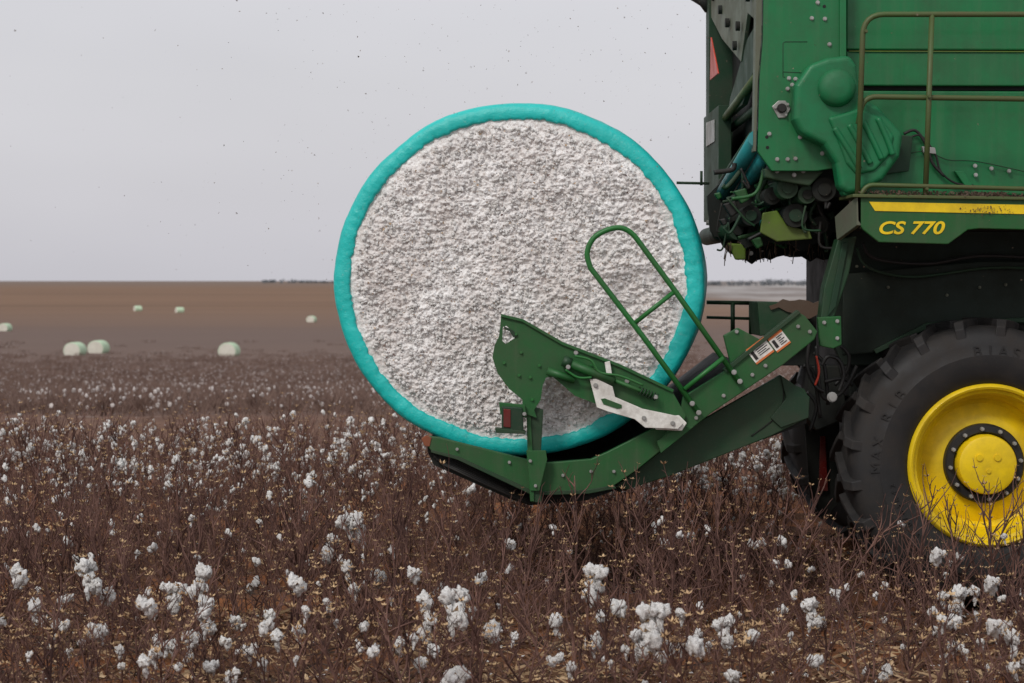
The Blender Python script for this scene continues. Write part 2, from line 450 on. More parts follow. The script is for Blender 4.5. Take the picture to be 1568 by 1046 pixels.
# ------------------------------------------------------------------ main bale
def bale_wrap_mat(name, c1, c2):
    m, nt, b = newmat(name)
    f = noise_tex(nt, 2.5, 5, .6, mscale=(1, 6, 1)); c = mixc(nt, ramp(nt, f, [(.3, g1(0)), (.7, g1(1))]), c1, c2)
    f2 = noise_tex(nt, 45, 4, .7); c = mixc(nt, ramp(nt, f2, [(.58, g1(0)), (.75, g1(.3))]), c, (.45, .6, .55))
    nt.links.new(c, b.inputs['Base Color']); b.inputs['Roughness'].default_value = .42
    bump(nt, b, noise_tex(nt, 16, 6, .65, mscale=(1, 2, 1)), .02, .45)
    return m
M_wrap = bale_wrap_mat('teal_plastic_wrap', (.006, .45, .41), (.012, .57, .53))
m, nt, b = newmat('packed_seed_cotton')
n_a = noise_tex(nt, 2.2, 6, .7); n_b = noise_tex(nt, 42, 8, .8, dist=.3); n_c = noise_tex(nt, 80, 3, .6); n_d = noise_tex(nt, 20, 6, .75, dist=.3)
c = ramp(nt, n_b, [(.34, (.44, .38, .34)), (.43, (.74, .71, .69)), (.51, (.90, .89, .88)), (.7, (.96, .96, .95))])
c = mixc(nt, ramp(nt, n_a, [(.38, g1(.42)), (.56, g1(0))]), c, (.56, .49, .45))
c = mixc(nt, ramp(nt, n_c, [(.65, g1(0)), (.68, g1(.75))]), c, (.26, .15, .08))
c = mixc(nt, ramp(nt, n_d, [(.61, g1(0)), (.66, g1(.6))]), c, (.38, .29, .22))
nt.links.new(c, b.inputs['Base Color']); b.inputs['Roughness'].default_value = .95; b.inputs['Specular IOR Level'].default_value = .1
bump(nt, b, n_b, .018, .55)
M_seed = m
bc = P(791, 428, .15)
bale = empty('cotton_bale', bc); bale.rotation_euler = (0, 0, R(-5.5))
rx, rz = 1.252, 1.192
prof = [(.900, .02), (.903, -.006), (.915, -.012), (.940, -.014), (.968, -.009), (.986, .008), (.996, .045), (1.0, .14), (1.008, .38), (1.014, 1.2), (1.008, 2.05), (.99, 2.28), (.93, 2.36), (.90, 2.34)]
V, F = [], []; seg = 420; n = len(prof)
for k in range(seg):
    a = 2 * math.pi * k / seg; ca, sa = math.cos(a), math.sin(a)
    for i, (r, y) in enumerate(prof):
        w = 1 + .010 * noise.noise(Vector((ca * 3.5, sa * 3.5, y * 1.5))) + .002 * noise.noise(Vector((ca * 20, sa * 20, y * 3)))
        if i < 3: w += .012 * noise.noise(Vector((ca * 9, sa * 9, 5))) + .013 * noise.noise(Vector((ca * 40, sa * 40, 5)))
        yy = y + (.0045 * noise.noise(Vector((ca * 30, sa * 30, 11 + r * 20))) + .010 * noise.noise(Vector((ca * 4, sa * 4, 2))) if i < 7 else 0)
        V.append((rx * r * w * ca, yy, rz * r * w * sa))
for k in range(seg):
    k2 = (k + 1) % seg
    for i in range(n - 1): F.append([k * n + i, k * n + i + 1, k2 * n + i + 1, k2 * n + i])
o = mkobj('plastic_wrap', V, F, M_wrap, bale, smooth=True); fixn(o)
def face(name, ysgn, y0, G):
    V, F, id = [], [], {}
    for j in range(G + 1):
        for i in range(G + 1):
            u = -1 + 2 * i / G; v = -1 + 2 * j / G; rr = math.hypot(u, v)
            if rr > 1.0: continue
            X, Z = u * rx * .93, v * rz * .93
            h = .045 * (1 - rr * rr) + .03 * noise.noise(Vector((X * 2.2, Z * 2.2, 1)))
            n5 = noise.noise(Vector((X * 9, Z * 9, 0))); n6 = noise.noise(Vector((X * 9, Z * 9, 9)))
            d1 = noise.voronoi(Vector((X * 17 + .6 * n5, Z * 21 + .6 * n6, 0)))[0][0]
            d2 = noise.voronoi(Vector((X * 42 + .8 * n5, Z * 50 + .8 * n6, 5)))[0][0]
            h += .026 * (.5 - d1) + .013 * (.5 - d2) + .016 * n5 + .008 * noise.noise(Vector((X * 75, Z * 75, 3))) + .014 * noise.noise(Vector((X * 30, Z * 34, 7)))
            e = max(0, min(1, (rr - .88) / .10)); h = h * (1 - .75 * e) - .012 * e
            id[(i, j)] = len(V); V.append((X, y0 - ysgn * h, Z))
    for (i, j), a in id.items():
        if (i + 1, j) in id and (i, j + 1) in id and (i + 1, j + 1) in id: F.append([a, id[(i + 1, j)], id[(i + 1, j + 1)], id[(i, j + 1)]])
    return mkobj(name, V, F, M_seed, bale, smooth=True)
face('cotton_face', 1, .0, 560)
face('cotton_back', -1, 2.34, 60)
rng = random.Random(77); pb = PB()
for i in range(6500):
    a = rng.uniform(0, 6.28); r = math.sqrt(rng.random()) * .93
    xx, zz = .93 * r * math.cos(a), .93 * r * math.sin(a)
    c0 = Vector((rx * xx, -.045 * (1 - r * r) - .03 * noise.noise(Vector((rx * xx * 2.2, rz * zz * 2.2, 1))) - rng.uniform(-.006, .012), rz * zz))
    if rng.random() < .72: pb.blob(c0, rng.uniform(.005, .016), 1, rng, mat=2, stretch=rng.uniform(.5, 1.4))
    else:
        s = rng.uniform(.004, .012); b0 = len(pb.V)
        for q in range(3): pb.V.append(c0 + Vector((rng.uniform(-s, s), -.016 + rng.uniform(-s, s) * .5, rng.uniform(-s, s))))
        pb.F.append([b0, b0 + 1, b0 + 2]); pb.M.append(rng.choice([0, 1]))
mkobj('loose_tufts', pb.V, pb.F, PM, bale, mi=pb.M, smooth=True)

# distant bales
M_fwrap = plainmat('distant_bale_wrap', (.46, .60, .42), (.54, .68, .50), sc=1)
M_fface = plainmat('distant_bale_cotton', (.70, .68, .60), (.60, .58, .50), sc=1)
for i, (px, py, d, ang) in enumerate([(115, 532, 257, 9), (151, 528, 268, 10), (351, 534, 250, 6), (8, 498, 440, 12), (211, 501, 660, 60), (275, 501, 640, 60), (477, 499, 540, 10)]):
    y = d - D0; p = P(px, py, y)
    V, F, MI = [], [], []; sg = 32
    pr = [(0, 0, 1), (1.08, 0, 1), (1.17, .08, 0), (1.19, .4, 0), (1.19, 2.0, 0), (1.17, 2.32, 0), (1.08, 2.4, 1), (0, 2.4, 1)]
    for k in range(sg):
        a = 2 * math.pi * k / sg
        for r, yy, _ in pr: V.append((r * math.cos(a), yy - 1.2, r * .93 * math.sin(a)))
    nn = len(pr)
    for k in range(sg):
        k2 = (k + 1) % sg
        for q in range(nn - 1): F.append([k * nn + q, k * nn + q + 1, k2 * nn + q + 1, k2 * nn + q]); MI.append(1 if q in (0, nn - 2) else 0)
    o = mkobj('cotton_bale.%03d' % (i + 1), V, F, [M_fwrap, M_fface], mi=MI); fixn(o)
    o.location = (p.x, y, terr(y) + .62); o.rotation_euler = (0, 0, R(-ang))

# distant trees
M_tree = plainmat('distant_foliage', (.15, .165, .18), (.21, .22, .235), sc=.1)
def treeline(name, x0, x1, y, n, hmax, seed):
    rng = random.Random(seed); V, F = [], []
    for i in range(n):
        x = rng.uniform(x0, x1); hh = hmax * rng.uniform(.4, 1) * (.6 + .5 * noise.noise(Vector((x * .02, 0, 0))))
        yy = y + rng.uniform(-15, 15); zb = terr(yy)
        tube_geo(V, F, [(x, yy, zb - 1), (x, yy, zb + hh * .6)], .25, 3)
        for k in range(26):
            c = Vector((x + rng.gauss(0, hh * .3), yy + rng.gauss(0, hh * .3), zb + hh * rng.uniform(.25, 1))); s = rng.uniform(.3, .9); b = len(V)
            for q in range(3): V.append(c + Vector((rng.uniform(-s, s), rng.uniform(-s, s), rng.uniform(-s, s))) * 1.3)
            F.append([b, b + 1, b + 2])
    return mkobj(name, V, F, M_tree)
treeline('distant_tree_line', 110, 330, 1300, 260, 5.5, 1)
treeline('distant_tree_line.001', -185, -125, 1440, 60, 3, 2)

# airborne lint and trash flakes
rng = random.Random(21); V, F = [], []
for i in range(1300):
    y = rng.uniform(-5, 7); px = rng.gauss(850, 320); py = rng.uniform(-20, 430)
    if px < -100 or px > 1700: continue
    c = P(px, py, y); s = rng.uniform(.002, .0066); b = len(V)
    for q in range(4): V.append(c + Vector((rng.uniform(-s, s), rng.uniform(-s, s), rng.uniform(-s, s))))
    F += [[b, b + 1, b + 2], [b, b + 2, b + 3]]
mkobj('airborne_chaff', V, F, plainmat('chaff', (.10, .07, .05), (.22, .16, .12), sc=3))

# ------------------------------------------------------------------ harvester
H = empty('cotton_harvester', (0, 0, 0))
RX = P(1165, 0, 0).x
ZT = 5.2
box('body_core', (P(1300, 0, .2).x, .2, P(0, 292, 0).z), (6.0, 3.5, ZT), M_green, H, .01)
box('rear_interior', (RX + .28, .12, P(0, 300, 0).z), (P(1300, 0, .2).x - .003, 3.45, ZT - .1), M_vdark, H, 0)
plate('upper_side_panel', [(1296, -260), (2000, -260), (2000, 78), (1296, 76)], .10, .08, M_green, H, .01)
plate('upper_side_panel_lower', [(1296, 79), (2000, 81), (2000, 133), (1296, 131)], .105, .08, M_green, H, .008)
plate('panel_trim_line', [(1300, 77.5), (2000, 79.5), (2000, 81), (1300, 79)], .093, .01, M_ygreen, H, 0)
plate('seam_shadow_gap', [(1310, 131), (2000, 133), (2000, 140), (1310, 138)], .16, .02, M_vdark, H, 0)
plate('lower_side_panel', [(1300, 139), (2000, 141), (2000, 300), (1300, 298)], .08, .08, M_green, H, .01)
plate('end_plate', [(1172, -260), (1292, -260), (1292, 250), (1275, 258), (1250, 262), (1182, 262), (1160, 232), (1163, 120), (1168, 60)], -.06, .05, M_green, H, .006)
plate('end_plate_flange', [(1286, -260), (1296, -260), (1296, 255), (1286, 255)], -.085, .1, M_green, H, .004)
plate('end_plate_edge', [(1163, -260), (1171, -260), (1166, 60), (1161, 120), (1158, 232), (1154, 232), (1157, 60)], -.07, .12, M_olive, H, .004)
ptube('access_outline', [(1202, 118), (1199, 118), (1199, 66), (1202, 64), (1236, 64)], -.062, .002, M_dkgreen, H)
ptube('access_outline_low', [(1199, 110), (1240, 112)], -.062, .002, M_dkgreen, H)
bolts('end_plate_bolts', [(1263, 29), (1252, 4), (1243, 28), (1178, 205), (1190, 244), (1206, 244), (1218, 243), (1225, 210), (1259, 235), (1208, 120), (1213, 130), (1206, 136), (1218, 121), (1270, 68)], -.062, .013, M_steel, H)
plate('bearing_flange', [(1182, 163), (1192, 154), (1203, 154), (1211, 166), (1203, 180), (1192, 181)], -.074, .012, M_steel, H, .004)
bolts('bearing_cap', [(1197, 166)], -.075, .030, M_black, H, 16, .03)
bolts('bearing_bolts', [(1187, 165), (1206, 160), (1203, 176)], -.078, .010, M_steel, H)
bolts('plate_holes', [(1175, 226), (1262, 10), (1174, 210)], -.055, .014, M_vdark, H, 12, .008)
plate('drive_cover', [(1240, 98), (1268, 88), (1302, 84), (1312, 100), (1318, 148), (1345, 163), (1384, 205), (1378, 240), (1352, 276), (1322, 292), (1300, 298), (1286, 288), (1280, 250), (1262, 222), (1228, 205), (1216, 182), (1218, 130)], -.24, .20, M_cover, H, .045, 5)
plate('drive_cover_raised', [(1268, 180), (1318, 165), (1350, 180), (1370, 208), (1364, 236), (1340, 262), (1312, 268), (1296, 250), (1285, 220)], -.262, .06, M_cover, H, .022, 4)
lathe('drive_cover_dome', [(0, -.085), (.06, -.082), (.10, -.07), (.118, -.045), (.125, .0), (.15, .02), (.16, .05)], P(1281, 135, -.24), M_cover, H, 48)
for i in range(4):
    ptube('cover_rib_%d' % i, [(1278 + i * 22, 196 - i * 5), (1296 + i * 21, 224 - i * 3), (1316 + i * 17, 258 - i * 7)], -.262, .020, M_cover, H, True)
plate('cover_tail', [(1280, 250), (1300, 262), (1330, 276), (1310, 300), (1292, 300)], -.2, .15, M_cover, H, .02, 3)
plate('bracket_right_of_cover', [(1352, 205), (1398, 208), (1392, 262), (1352, 268)], .0, .05, M_dkgreen, H, .006)
bolts('panel_bolts', [(1391, 218), (1376, 243), (1471, 266), (1494, 268), (1518, 258), (1545, 262), (1493, 254), (1382, 215)], .055, .013, M_steel, H)
ptube('cable_harness', [(1384, 205), (1402, 200), (1418, 222), (1428, 250), (1446, 270)], .03, .010, M_black, H, True)
ptube('cable_harness_2', [(1390, 212), (1410, 208), (1432, 236), (1440, 262), (1462, 280), (1490, 284)], .03, .007, M_black, H, True)
ptube('cable_harness_3', [(1392, 235), (1420, 232), (1452, 245), (1500, 248), (1600, 270)], .05, .003, M_dkgreen, H, True)
plate('latch_block', [(1412, 224), (1432, 226), (1434, 236), (1414, 234)], .02, .05, M_steel, H)
plate('latch_bar', [(1462, 262), (1475, 262), (1490, 286), (1480, 288)], .02, .05, M_green, H)
def pr3(name, pts, dv, mat, bv=.004): return prism(name, pts, dv, mat, H, bv)
xr = RX
Zp = lambda py, y=0: P(0, py, y).z
far = 3.35
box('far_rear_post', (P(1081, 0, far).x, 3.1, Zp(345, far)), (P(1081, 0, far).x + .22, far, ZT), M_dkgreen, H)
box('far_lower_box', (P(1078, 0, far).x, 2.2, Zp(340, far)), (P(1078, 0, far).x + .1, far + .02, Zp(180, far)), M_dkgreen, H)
xl = P(1078, 0, far).x - .004
pr3('label_plate', [(xl, 2.45, Zp(187, 2.7)), (xl, 3.1, Zp(185, 2.9)), (xl, 3.1, Zp(222, 2.9)), (xl, 2.45, Zp(220, 2.7))], (-.004, 0, 0), M_steel, 0)
pr3('perforated_rear_panel', [(xr + .02, .05, ZT), (xr - .02, 3.3, ZT), (xr - .02, 3.3, Zp(10, 3)), (xr, 2.4, Zp(60, 2.4)), (xr + .02, 1.3, Zp(95, 1.3)), (xr + .02, .9, Zp(20, .9)), (xr + .02, .05, Zp(40, 0))], (.03, 0, 0), M_olive)
V, F = [], []
for (yy, py) in [(2.9, -5), (2.4, 15), (1.9, 35), (2.1, -15), (1.2, 40), (1.4, 70), (.6, -5)]:
    q = P(0, py, yy); tube_geo(V, F, [(xr - .03, yy, q.z), (xr + .0, yy, q.z)], .035, 14)
fixn(mkobj('panel_holes', V, F, M_vdark, H))
pr3('slow_vehicle_triangle', [(xr - .08, 1.95, Zp(120, 2.3)), (xr - .05, 2.85, Zp(112, 2.3)), (xr - .08, 2.5, Zp(52, 2.3))], (.012, 0, 0), M_red)
pr3('rear_backing_panel', [(xr + .16, .3, Zp(10, .3)), (xr + .16, 3.1, Zp(10, 3.1)), (xr + .16, 3.1, Zp(330, 3.1)), (xr + .16, .3, Zp(300, .3))], (.03, 0, 0), M_vdark)
pr3('olive_gusset', [(xr + .03, 1.0, Zp(60, 1)), (xr + .03, .2, Zp(20, .2)), (xr + .03, .2, Zp(70, .2)), (xr + .03, 1.3, Zp(160, 1.3)), (xr + .03, 2.3, Zp(180, 2.3)), (xr + .03, 2.1, Zp(150, 2.1))], (.04, 0, 0), M_dkgreen)
tube('rear_strut', [(xr + .05, .1, Zp(95)), (xr + .0, 2.5, Zp(190, 2.5))], .03, M_rail, H)
tube('rear_strut_2', [(xr + .12, .1, Zp(140)), (xr + .1, 2.9, Zp(200, 2.9))], .03, M_dkgreen2, H)
tube('rear_beacon', [P(1062, -8, 3.3), P(1078, 2, 3.3), P(1087, 14, 3.3)], .05, M_black, H)
tube('wrap_roll', [P(1158, 212, -.02), P(1108, 296, 1.6)], .055, M_tealroll, H)
tube('wrap_roll_2', [P(1174, 232, .1), P(1130, 306, 1.6)], .05, M_tealroll, H)
tube('roll_arm', [P(1152, 205, .3), P(1100, 285, 2.4)], .022, M_dkgreen2, H)
ptube('side_rod', [(1036, 280), (1086, 281)], 1.2, .010, M_dkgreen, H)
ptube('side_rod_2', [(1074, 262), (1074, 284)], 1.2, .010, M_dkgreen, H)
rng = random.Random(3)
def ragged(base, y, mat, nm, amp=5):
    out = []
    for i in range(len(base)):
        a = base[i]; b_ = base[(i + 1) % len(base)]
        L = math.hypot(b_[0] - a[0], b_[1] - a[1]); k = max(1, int(L / 9))
        for j in range(k):
            t = j / k; x = a[0] + (b_[0] - a[0]) * t; yv = a[1] + (b_[1] - a[1]) * t
            if yv > 330: x += rng.uniform(-amp, amp) * .5; yv += rng.uniform(-amp, amp)
            out.append((x, yv))
    return plate(nm, out, y, .05, mat, H, 0)
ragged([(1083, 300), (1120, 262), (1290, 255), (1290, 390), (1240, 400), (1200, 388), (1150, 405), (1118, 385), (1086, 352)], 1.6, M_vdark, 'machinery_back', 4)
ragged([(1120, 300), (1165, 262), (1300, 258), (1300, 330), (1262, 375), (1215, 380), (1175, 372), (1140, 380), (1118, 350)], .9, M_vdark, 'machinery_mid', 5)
plate('roller_guard', [(1170, 258), (1262, 262), (1240, 285), (1200, 278), (1172, 272)], .0, .2, M_dkgreen2, H, .01)
for i, (px, py, y0, r, m) in enumerate([(1206, 288, .1, .070, M_dkgreen2), (1183, 300, .3, .06, M_vdark), (1236, 298, .1, .06, M_dkgreen2), (1150, 330, .5, .07, M_vdark), (1262, 290, .05, .08, M_vdark), (1130, 352, .9, .07, M_dkgreen), (1218, 330, .2, .08, M_vdark), (1186, 340, .35, .04, M_tealroll), (1255, 345, .3, .06, M_vdark)]):
    p = P(px, py, y0); tube('roller_%d' % i, [p, p + Vector((0, 2.2, 0))], r, m, H, sides=24)
    tube('roller_cap_%d' % i, [p - Vector((0, .02, 0)), p + Vector((0, .03, 0))], r * .55, M_vdark if i % 3 else M_dkgreen, H)
for i in range(46):
    a = (rng.uniform(1095, 1270), rng.uniform(245, 350)); b2 = (a[0] + rng.uniform(-50, 50), a[1] + rng.uniform(10, 60))
    mid_ = ((a[0] + b2[0]) / 2 + rng.uniform(-20, 20), (a[1] + b2[1]) / 2 + rng.uniform(0, 25)); y0 = rng.uniform(.05, 1.2)
    if b2[1] > 388 or b2[0] < 1090: continue
    ptube('hose_%d' % i, [a, mid_, b2], y0, rng.uniform(.006, .018), rng.choice([M_black, M_black, M_dkgreen, M_dkgreen2, M_green2]), H, True)
plate('yellow_green_guard', [(1168, 326), (1190, 322), (1205, 345), (1240, 354), (1244, 366), (1190, 370), (1164, 356)], .25, .03, M_ygreen, H, .008)
plate('yellow_green_flap', [(1114, 372), (1142, 374), (1142, 398), (1126, 398)], .9, .03, M_ygreen, H, .01)
for i, (px, py) in enumerate([(1100, 300), (1120, 320), (1136, 300), (1168, 290), (1222, 268), (1250, 318), (1272, 330), (1160, 372), (1200, 312), (1108, 340)]):
    s = rng.uniform(6, 13); plate('casting_%d' % i, [(px - s, py - s * .6), (px + s * .5, py - s), (px + s, py + s * .4), (px, py + s)], rng.uniform(.2, .8), .08, rng.choice([M_dkgreen2, M_green2, M_black]), H, .01)
bolts('machinery_bolts', [(1088, 308, 2.1), (1087, 322, 2.1), (1084, 340, 2.1), (1150, 388, .8), (1230, 262, -.01), (1190, 262, -.01), (1216, 268, -.01)], 0, .014, M_steel, H)
V, F = [], []
for i in range(60):
    px = rng.uniform(1110, 1262); py = 370 + rng.uniform(0, 28); y0 = rng.uniform(.7, 1.6)
    tube_geo(V, F, [P(px, py - 12, y0), P(px + rng.uniform(-4, 4), py + rng.uniform(0, 10), y0)], .004, 3)
mkobj('hanging_trash', V, F, M_dirt, H)

# service platform
plate('platform_fascia', [(1312, 301), (2000, 312), (2000, 360), (1700, 355), (1500, 350), (1482, 352), (1452, 374), (1346, 371), (1322, 352), (1313, 338)], -.40, .04, M_green2, H, .006)
plate('yellow_stripe', [(1331, 309), (2000, 322), (2000, 337), (1340, 323)], -.406, .004, M_yellow, H, 0)
prism('platform_end_plate', [P(1312, 300, -.40), P(1312, 345, -.40), P(1281, 368, -.05), P(1278, 332, -.05)], (.03, 0, 0), M_olive, H)
prism('platform_deck', [P(1306, 297, -.43), P(2000, 309, -.43), P(2000, 313, -.43), P(1306, 302, -.43)], (0, .55, 0), M_rail, H)
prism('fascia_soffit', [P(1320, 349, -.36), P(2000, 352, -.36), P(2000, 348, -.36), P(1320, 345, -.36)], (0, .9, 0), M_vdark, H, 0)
V, F, rng2 = [], [], random.Random(9)
for i in range(1200):
    px = rng2.uniform(1312, 1568); y0 = rng2.uniform(-.43, -.2)
    if rng2.random() < .35: px = rng2.uniform(1470, 1540)
    c = P(px, 297 + (px - 1306) * .0173 + rng2.uniform(-6, 1), y0); s = rng2.uniform(.004, .014); b_ = len(V)
    for q in range(4): V.append(c + Vector((rng2.uniform(-s, s), rng2.uniform(-s, s), rng2.uniform(-s, s))))
    F += [[b_, b_ + 1, b_ + 2], [b_, b_ + 2, b_ + 3]]
for i in range(90):
    px = rng2.gauss(1512, 20); c = P(px, 322 + rng2.gauss(0, 4), -.415); s = rng2.uniform(.003, .010); b_ = len(V)
    for q in range(4): V.append(c + Vector((rng2.uniform(-s, s), rng2.uniform(-s * .4, s * .4), rng2.uniform(-s, s))))
    F += [[b_, b_ + 1, b_ + 2], [b_, b_ + 2, b_ + 3]]
mkobj('deck_debris', V, F, M_dirt, H)
def text(name, s, loc, size, mat, parent, rot=(R(90), 0, 0), ex=.001, shear=0, off=0, align='LEFT'):
    c = bpy.data.curves.new(name, 'FONT'); c.body = s; c.size = size; c.extrude = ex; c.shear = shear; c.offset = off
    c.align_x = align; c.materials.append(mat)
    o = bpy.data.objects.new(name, c); o.location = loc; o.rotation_euler = rot; scene.collection.objects.link(o); o.parent = parent
    return o
t = text('model_lettering', 'CS 770', P(1343, 358, -.4045), .113, M_yellow, H, shear=.25, off=.0025); t.scale = (1.27, 1, 1)
tube('guard_rail_outer', round_path([(1313, 298), (1322, 22), (2000, 22)], -.36, 32), .018, M_rail, H)
tube('guard_rail_mid', round_path([(1314, 190), (1322, 148), (2000, 158)], -.33, 20), .018, M_rail, H)
ptube('guard_post', [(1417, 300), (1427, 22)], -.36, .018, M_rail, H)
tube('guard_toe_rail', round_path([(1318, 300), (1326, 283), (2000, 300)], -.38, 12), .015, M_rail, H)
ptube('guard_post_2', [(1640, 300), (1645, 22)], -.36, .018, M_rail, H)
bolts('rail_knob', [(1423, 148, -.385), (1326, 48, -.38), (1419, 289, -.385)], 0, .012, M_rail, H)
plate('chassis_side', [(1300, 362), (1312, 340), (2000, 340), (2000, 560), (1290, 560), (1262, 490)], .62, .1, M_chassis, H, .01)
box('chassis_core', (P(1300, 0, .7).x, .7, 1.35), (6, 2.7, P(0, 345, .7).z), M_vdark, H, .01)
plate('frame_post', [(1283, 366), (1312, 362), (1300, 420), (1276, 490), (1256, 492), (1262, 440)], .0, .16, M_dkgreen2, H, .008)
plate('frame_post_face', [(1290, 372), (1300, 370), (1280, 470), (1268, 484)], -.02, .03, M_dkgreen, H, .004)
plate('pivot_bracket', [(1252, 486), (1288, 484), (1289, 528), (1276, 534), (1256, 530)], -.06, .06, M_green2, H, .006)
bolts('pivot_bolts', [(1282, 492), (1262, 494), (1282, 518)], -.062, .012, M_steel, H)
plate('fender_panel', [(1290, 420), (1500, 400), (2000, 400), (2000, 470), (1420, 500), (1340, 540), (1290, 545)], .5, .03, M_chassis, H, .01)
plate('fender_edge', [(1420, 494), (2000, 464), (2000, 470), (1422, 502), (1342, 542), (1338, 536)], .46, .04, M_dkgreen, H, .004)
ptube('chassis_hose', [(1320, 372), (1340, 396), (1420, 404), (1500, 392), (1600, 396)], .44, .012, M_black, H, True)
ptube('chassis_hose_2', [(1312, 380), (1330, 410), (1400, 424), (1520, 410), (1640, 415)], .42, .009, M_dkgreen, H, True)
bolts('fender_bolts', [(1312, 408), (1500, 440), (1450, 452), (1540, 436), (1360, 440)], .495, .010, M_olive, H)
plate('rear_step_box', [(1160, 462), (1238, 464), (1232, 500), (1164, 515)], .5, .5, M_dkgreen2, H, .006)
plate('rear_step_box_low', [(1188, 470), (1250, 470), (1250, 560), (1188, 560)], .7, .3, M_vdark, H, .006)
ragged([(1176, 466), (1200, 460), (1245, 464), (1262, 454), (1262, 480), (1232, 488), (1205, 476), (1182, 472)], .48, M_dirt, 'mud_cake', 4)
ptube('far_rail', [(1082, 463), (1150, 464)], 2.4, .016, M_dkgreen2, H)
ptube('far_rail_post', [(1122, 463), (1122, 520)], 2.4, .018, M_dkgreen2, H)
ptube('far_rail_post_2', [(1150, 464), (1150, 512)], 2.4, .018, M_dkgreen2, H)
ptube('far_rail_low', [(1082, 486), (1150, 488)], 2.4, .012, M_dkgreen2, H)
for i, pth in enumerate([[(1258, 560), (1268, 546), (1285, 552), (1292, 575), (1284, 600)], [(1240, 520), (1236, 560), (1248, 590), (1262, 600)], [(1250, 530), (1252, 570), (1262, 610), (1290, 600), (1312, 560)], [(1230, 560), (1246, 572), (1256, 640)], [(1262, 585), (1290, 580), (1306, 590)], [(1246, 540), (1262, 560), (1268, 620)], [(1288, 530), (1300, 545), (1296, 570), (1278, 590)], [(1236, 600), (1250, 622), (1240, 660)]]):
    ptube('pivot_hose_%d' % i, pth, .2 + .04 * i, .013, M_black, H, True)
plate('axle_carrier', [(1238, 560), (1285, 560), (1300, 640), (1250, 660), (1236, 640)], .66, .3, M_vdark, H, .01)
bolts('axle_pin', [(1274, 608)], .15, .032, M_steel, H, 12, .03)
box('axle_beam', (P(1330, 0, .6).x, .4, .80), (P(1560, 0, .6).x, 3.0, 1.15), M_vdark, H, .02)
ptube('red_wire', [(1250, 545), (1254, 570), (1248, 590)], .15, .008, M_red, H, True)
plate('red_reflector_panel', [(1256, 668), (1264, 668), (1268, 752), (1254, 752)], 1.5, .02, M_dkred, H)
plate('splash_guard', [(1232, 640), (1285, 640), (1290, 760), (1262, 800), (1240, 760)], 1.55, .03, M_vdark, H)

# bale handler arm and cradle
HN = H
plate('cradle_side_rail', [(646, 672), (652, 668), (672, 670), (760, 692), (808, 704), (836, 709), (905, 703), (930, 692), (985, 664), (1050, 634), (1066, 650), (1012, 690), (975, 720), (940, 744), (900, 751), (818, 754), (806, 748), (702, 700), (660, 690)], -.10, .06, M_green2, HN, .006)
plate('cradle_rail_lip', [(660, 689), (702, 699), (806, 747), (818, 753), (900, 750), (940, 743), (944, 748), (902, 756), (816, 759), (804, 753), (700, 704), (660, 693)], -.115, .09, M_dkgreen2, HN, .003)
plate('cradle_tip', [(645, 672), (652, 667), (661, 670), (658, 684), (650, 683)], -.107, .05, M_rust, HN, .004)
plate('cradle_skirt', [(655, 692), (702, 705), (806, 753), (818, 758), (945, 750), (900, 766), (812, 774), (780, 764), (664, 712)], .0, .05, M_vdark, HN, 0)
for i in range(6):
    a = P(656 + i * 4, 692 + i * 3.6, .0 - .012 * i); b2 = P(812, 760 + i * 2.6, .0 - .012 * i)
    tube('cradle_slat_%d' % i, [a, P(702 + i * 3, 707 + i * 4.5, .0 - .012 * i), b2], .007, M_black, HN, sides=6)
prof_f = [(655, 680), (808, 712), (905, 710), (985, 676), (1060, 628), (1150, 560)]
V, F = [], []
for a, b_ in prof_f:
    p = P(a, b_, 0); V += [(p.x, -.04, p.z), (p.x, 2.45, p.z), (p.x, -.04, p.z - .05), (p.x, 2.45, p.z - .05)]
for i in range(len(prof_f) - 1):
    q = i * 4; F += [[q, q + 1, q + 5, q + 4], [q + 2, q + 6, q + 7, q + 3], [q, q + 4, q + 6, q + 2], [q + 1, q + 3, q + 7, q + 5]]
F += [[0, 2, 3, 1], [len(V) - 4, len(V) - 3, len(V) - 1, len(V) - 2]]
fixn(mkobj('cradle_floor', V, F, M_vdark, HN))
prism('far_side_rail', [P(646, 672), P(672, 670), P(808, 704), P(905, 703), P(985, 664), P(1050, 634), P(1066, 650), P(975, 720), P(940, 744), P(818, 754), P(702, 700)], (0, .05, 0), M_dkgreen2, HN).location = (0, 2.5, 0)
plate('chute_side', [(940, 746), (975, 720), (1012, 690), (1060, 652), (1140, 606), (1195, 574), (1212, 588), (1232, 596), (1240, 612), (1238, 640), (1180, 668), (1028, 728), (960, 750)], .05, .05, M_dkgreen2, HN, .006)
ptube('chute_seam', [(1196, 576), (1200, 610), (1186, 640), (1150, 668)], .045, .004, M_vdark, HN, True)
plate('chute_doubler', [(1195, 574), (1212, 586), (1240, 608), (1238, 640), (1196, 655), (1180, 640), (1204, 610)], .03, .025, M_dkgreen, HN, .004)
prism('chute_floor', [P(940, 750), P(1238, 642), P(1238, 650), P(950, 756)], (0, 2.4, 0), M_vdark, HN).location = (0, .08, 0)
plate('lift_arm', [(1040, 640), (1046, 608), (1108, 570), (1222, 478), (1233, 484), (1252, 508), (1247, 520), (1200, 558), (1090, 632), (1062, 654), (1012, 692), (1006, 680)], -.16, .06, M_green2, HN, .006)
plate('lift_arm_flange', [(1108, 566), (1222, 475), (1226, 479), (1112, 571)], -.18, .10, M_dkgreen2, HN, .002)
plate('lift_arm_gusset', [(1108, 514), (1130, 502), (1166, 521), (1140, 552), (1120, 562)], -.10, .05, M_green2, HN, .005)
plate('lift_arm_doubler', [(1006, 676), (1040, 652), (1062, 654), (1012, 694)], -.168, .02, M_green2, HN, .003)
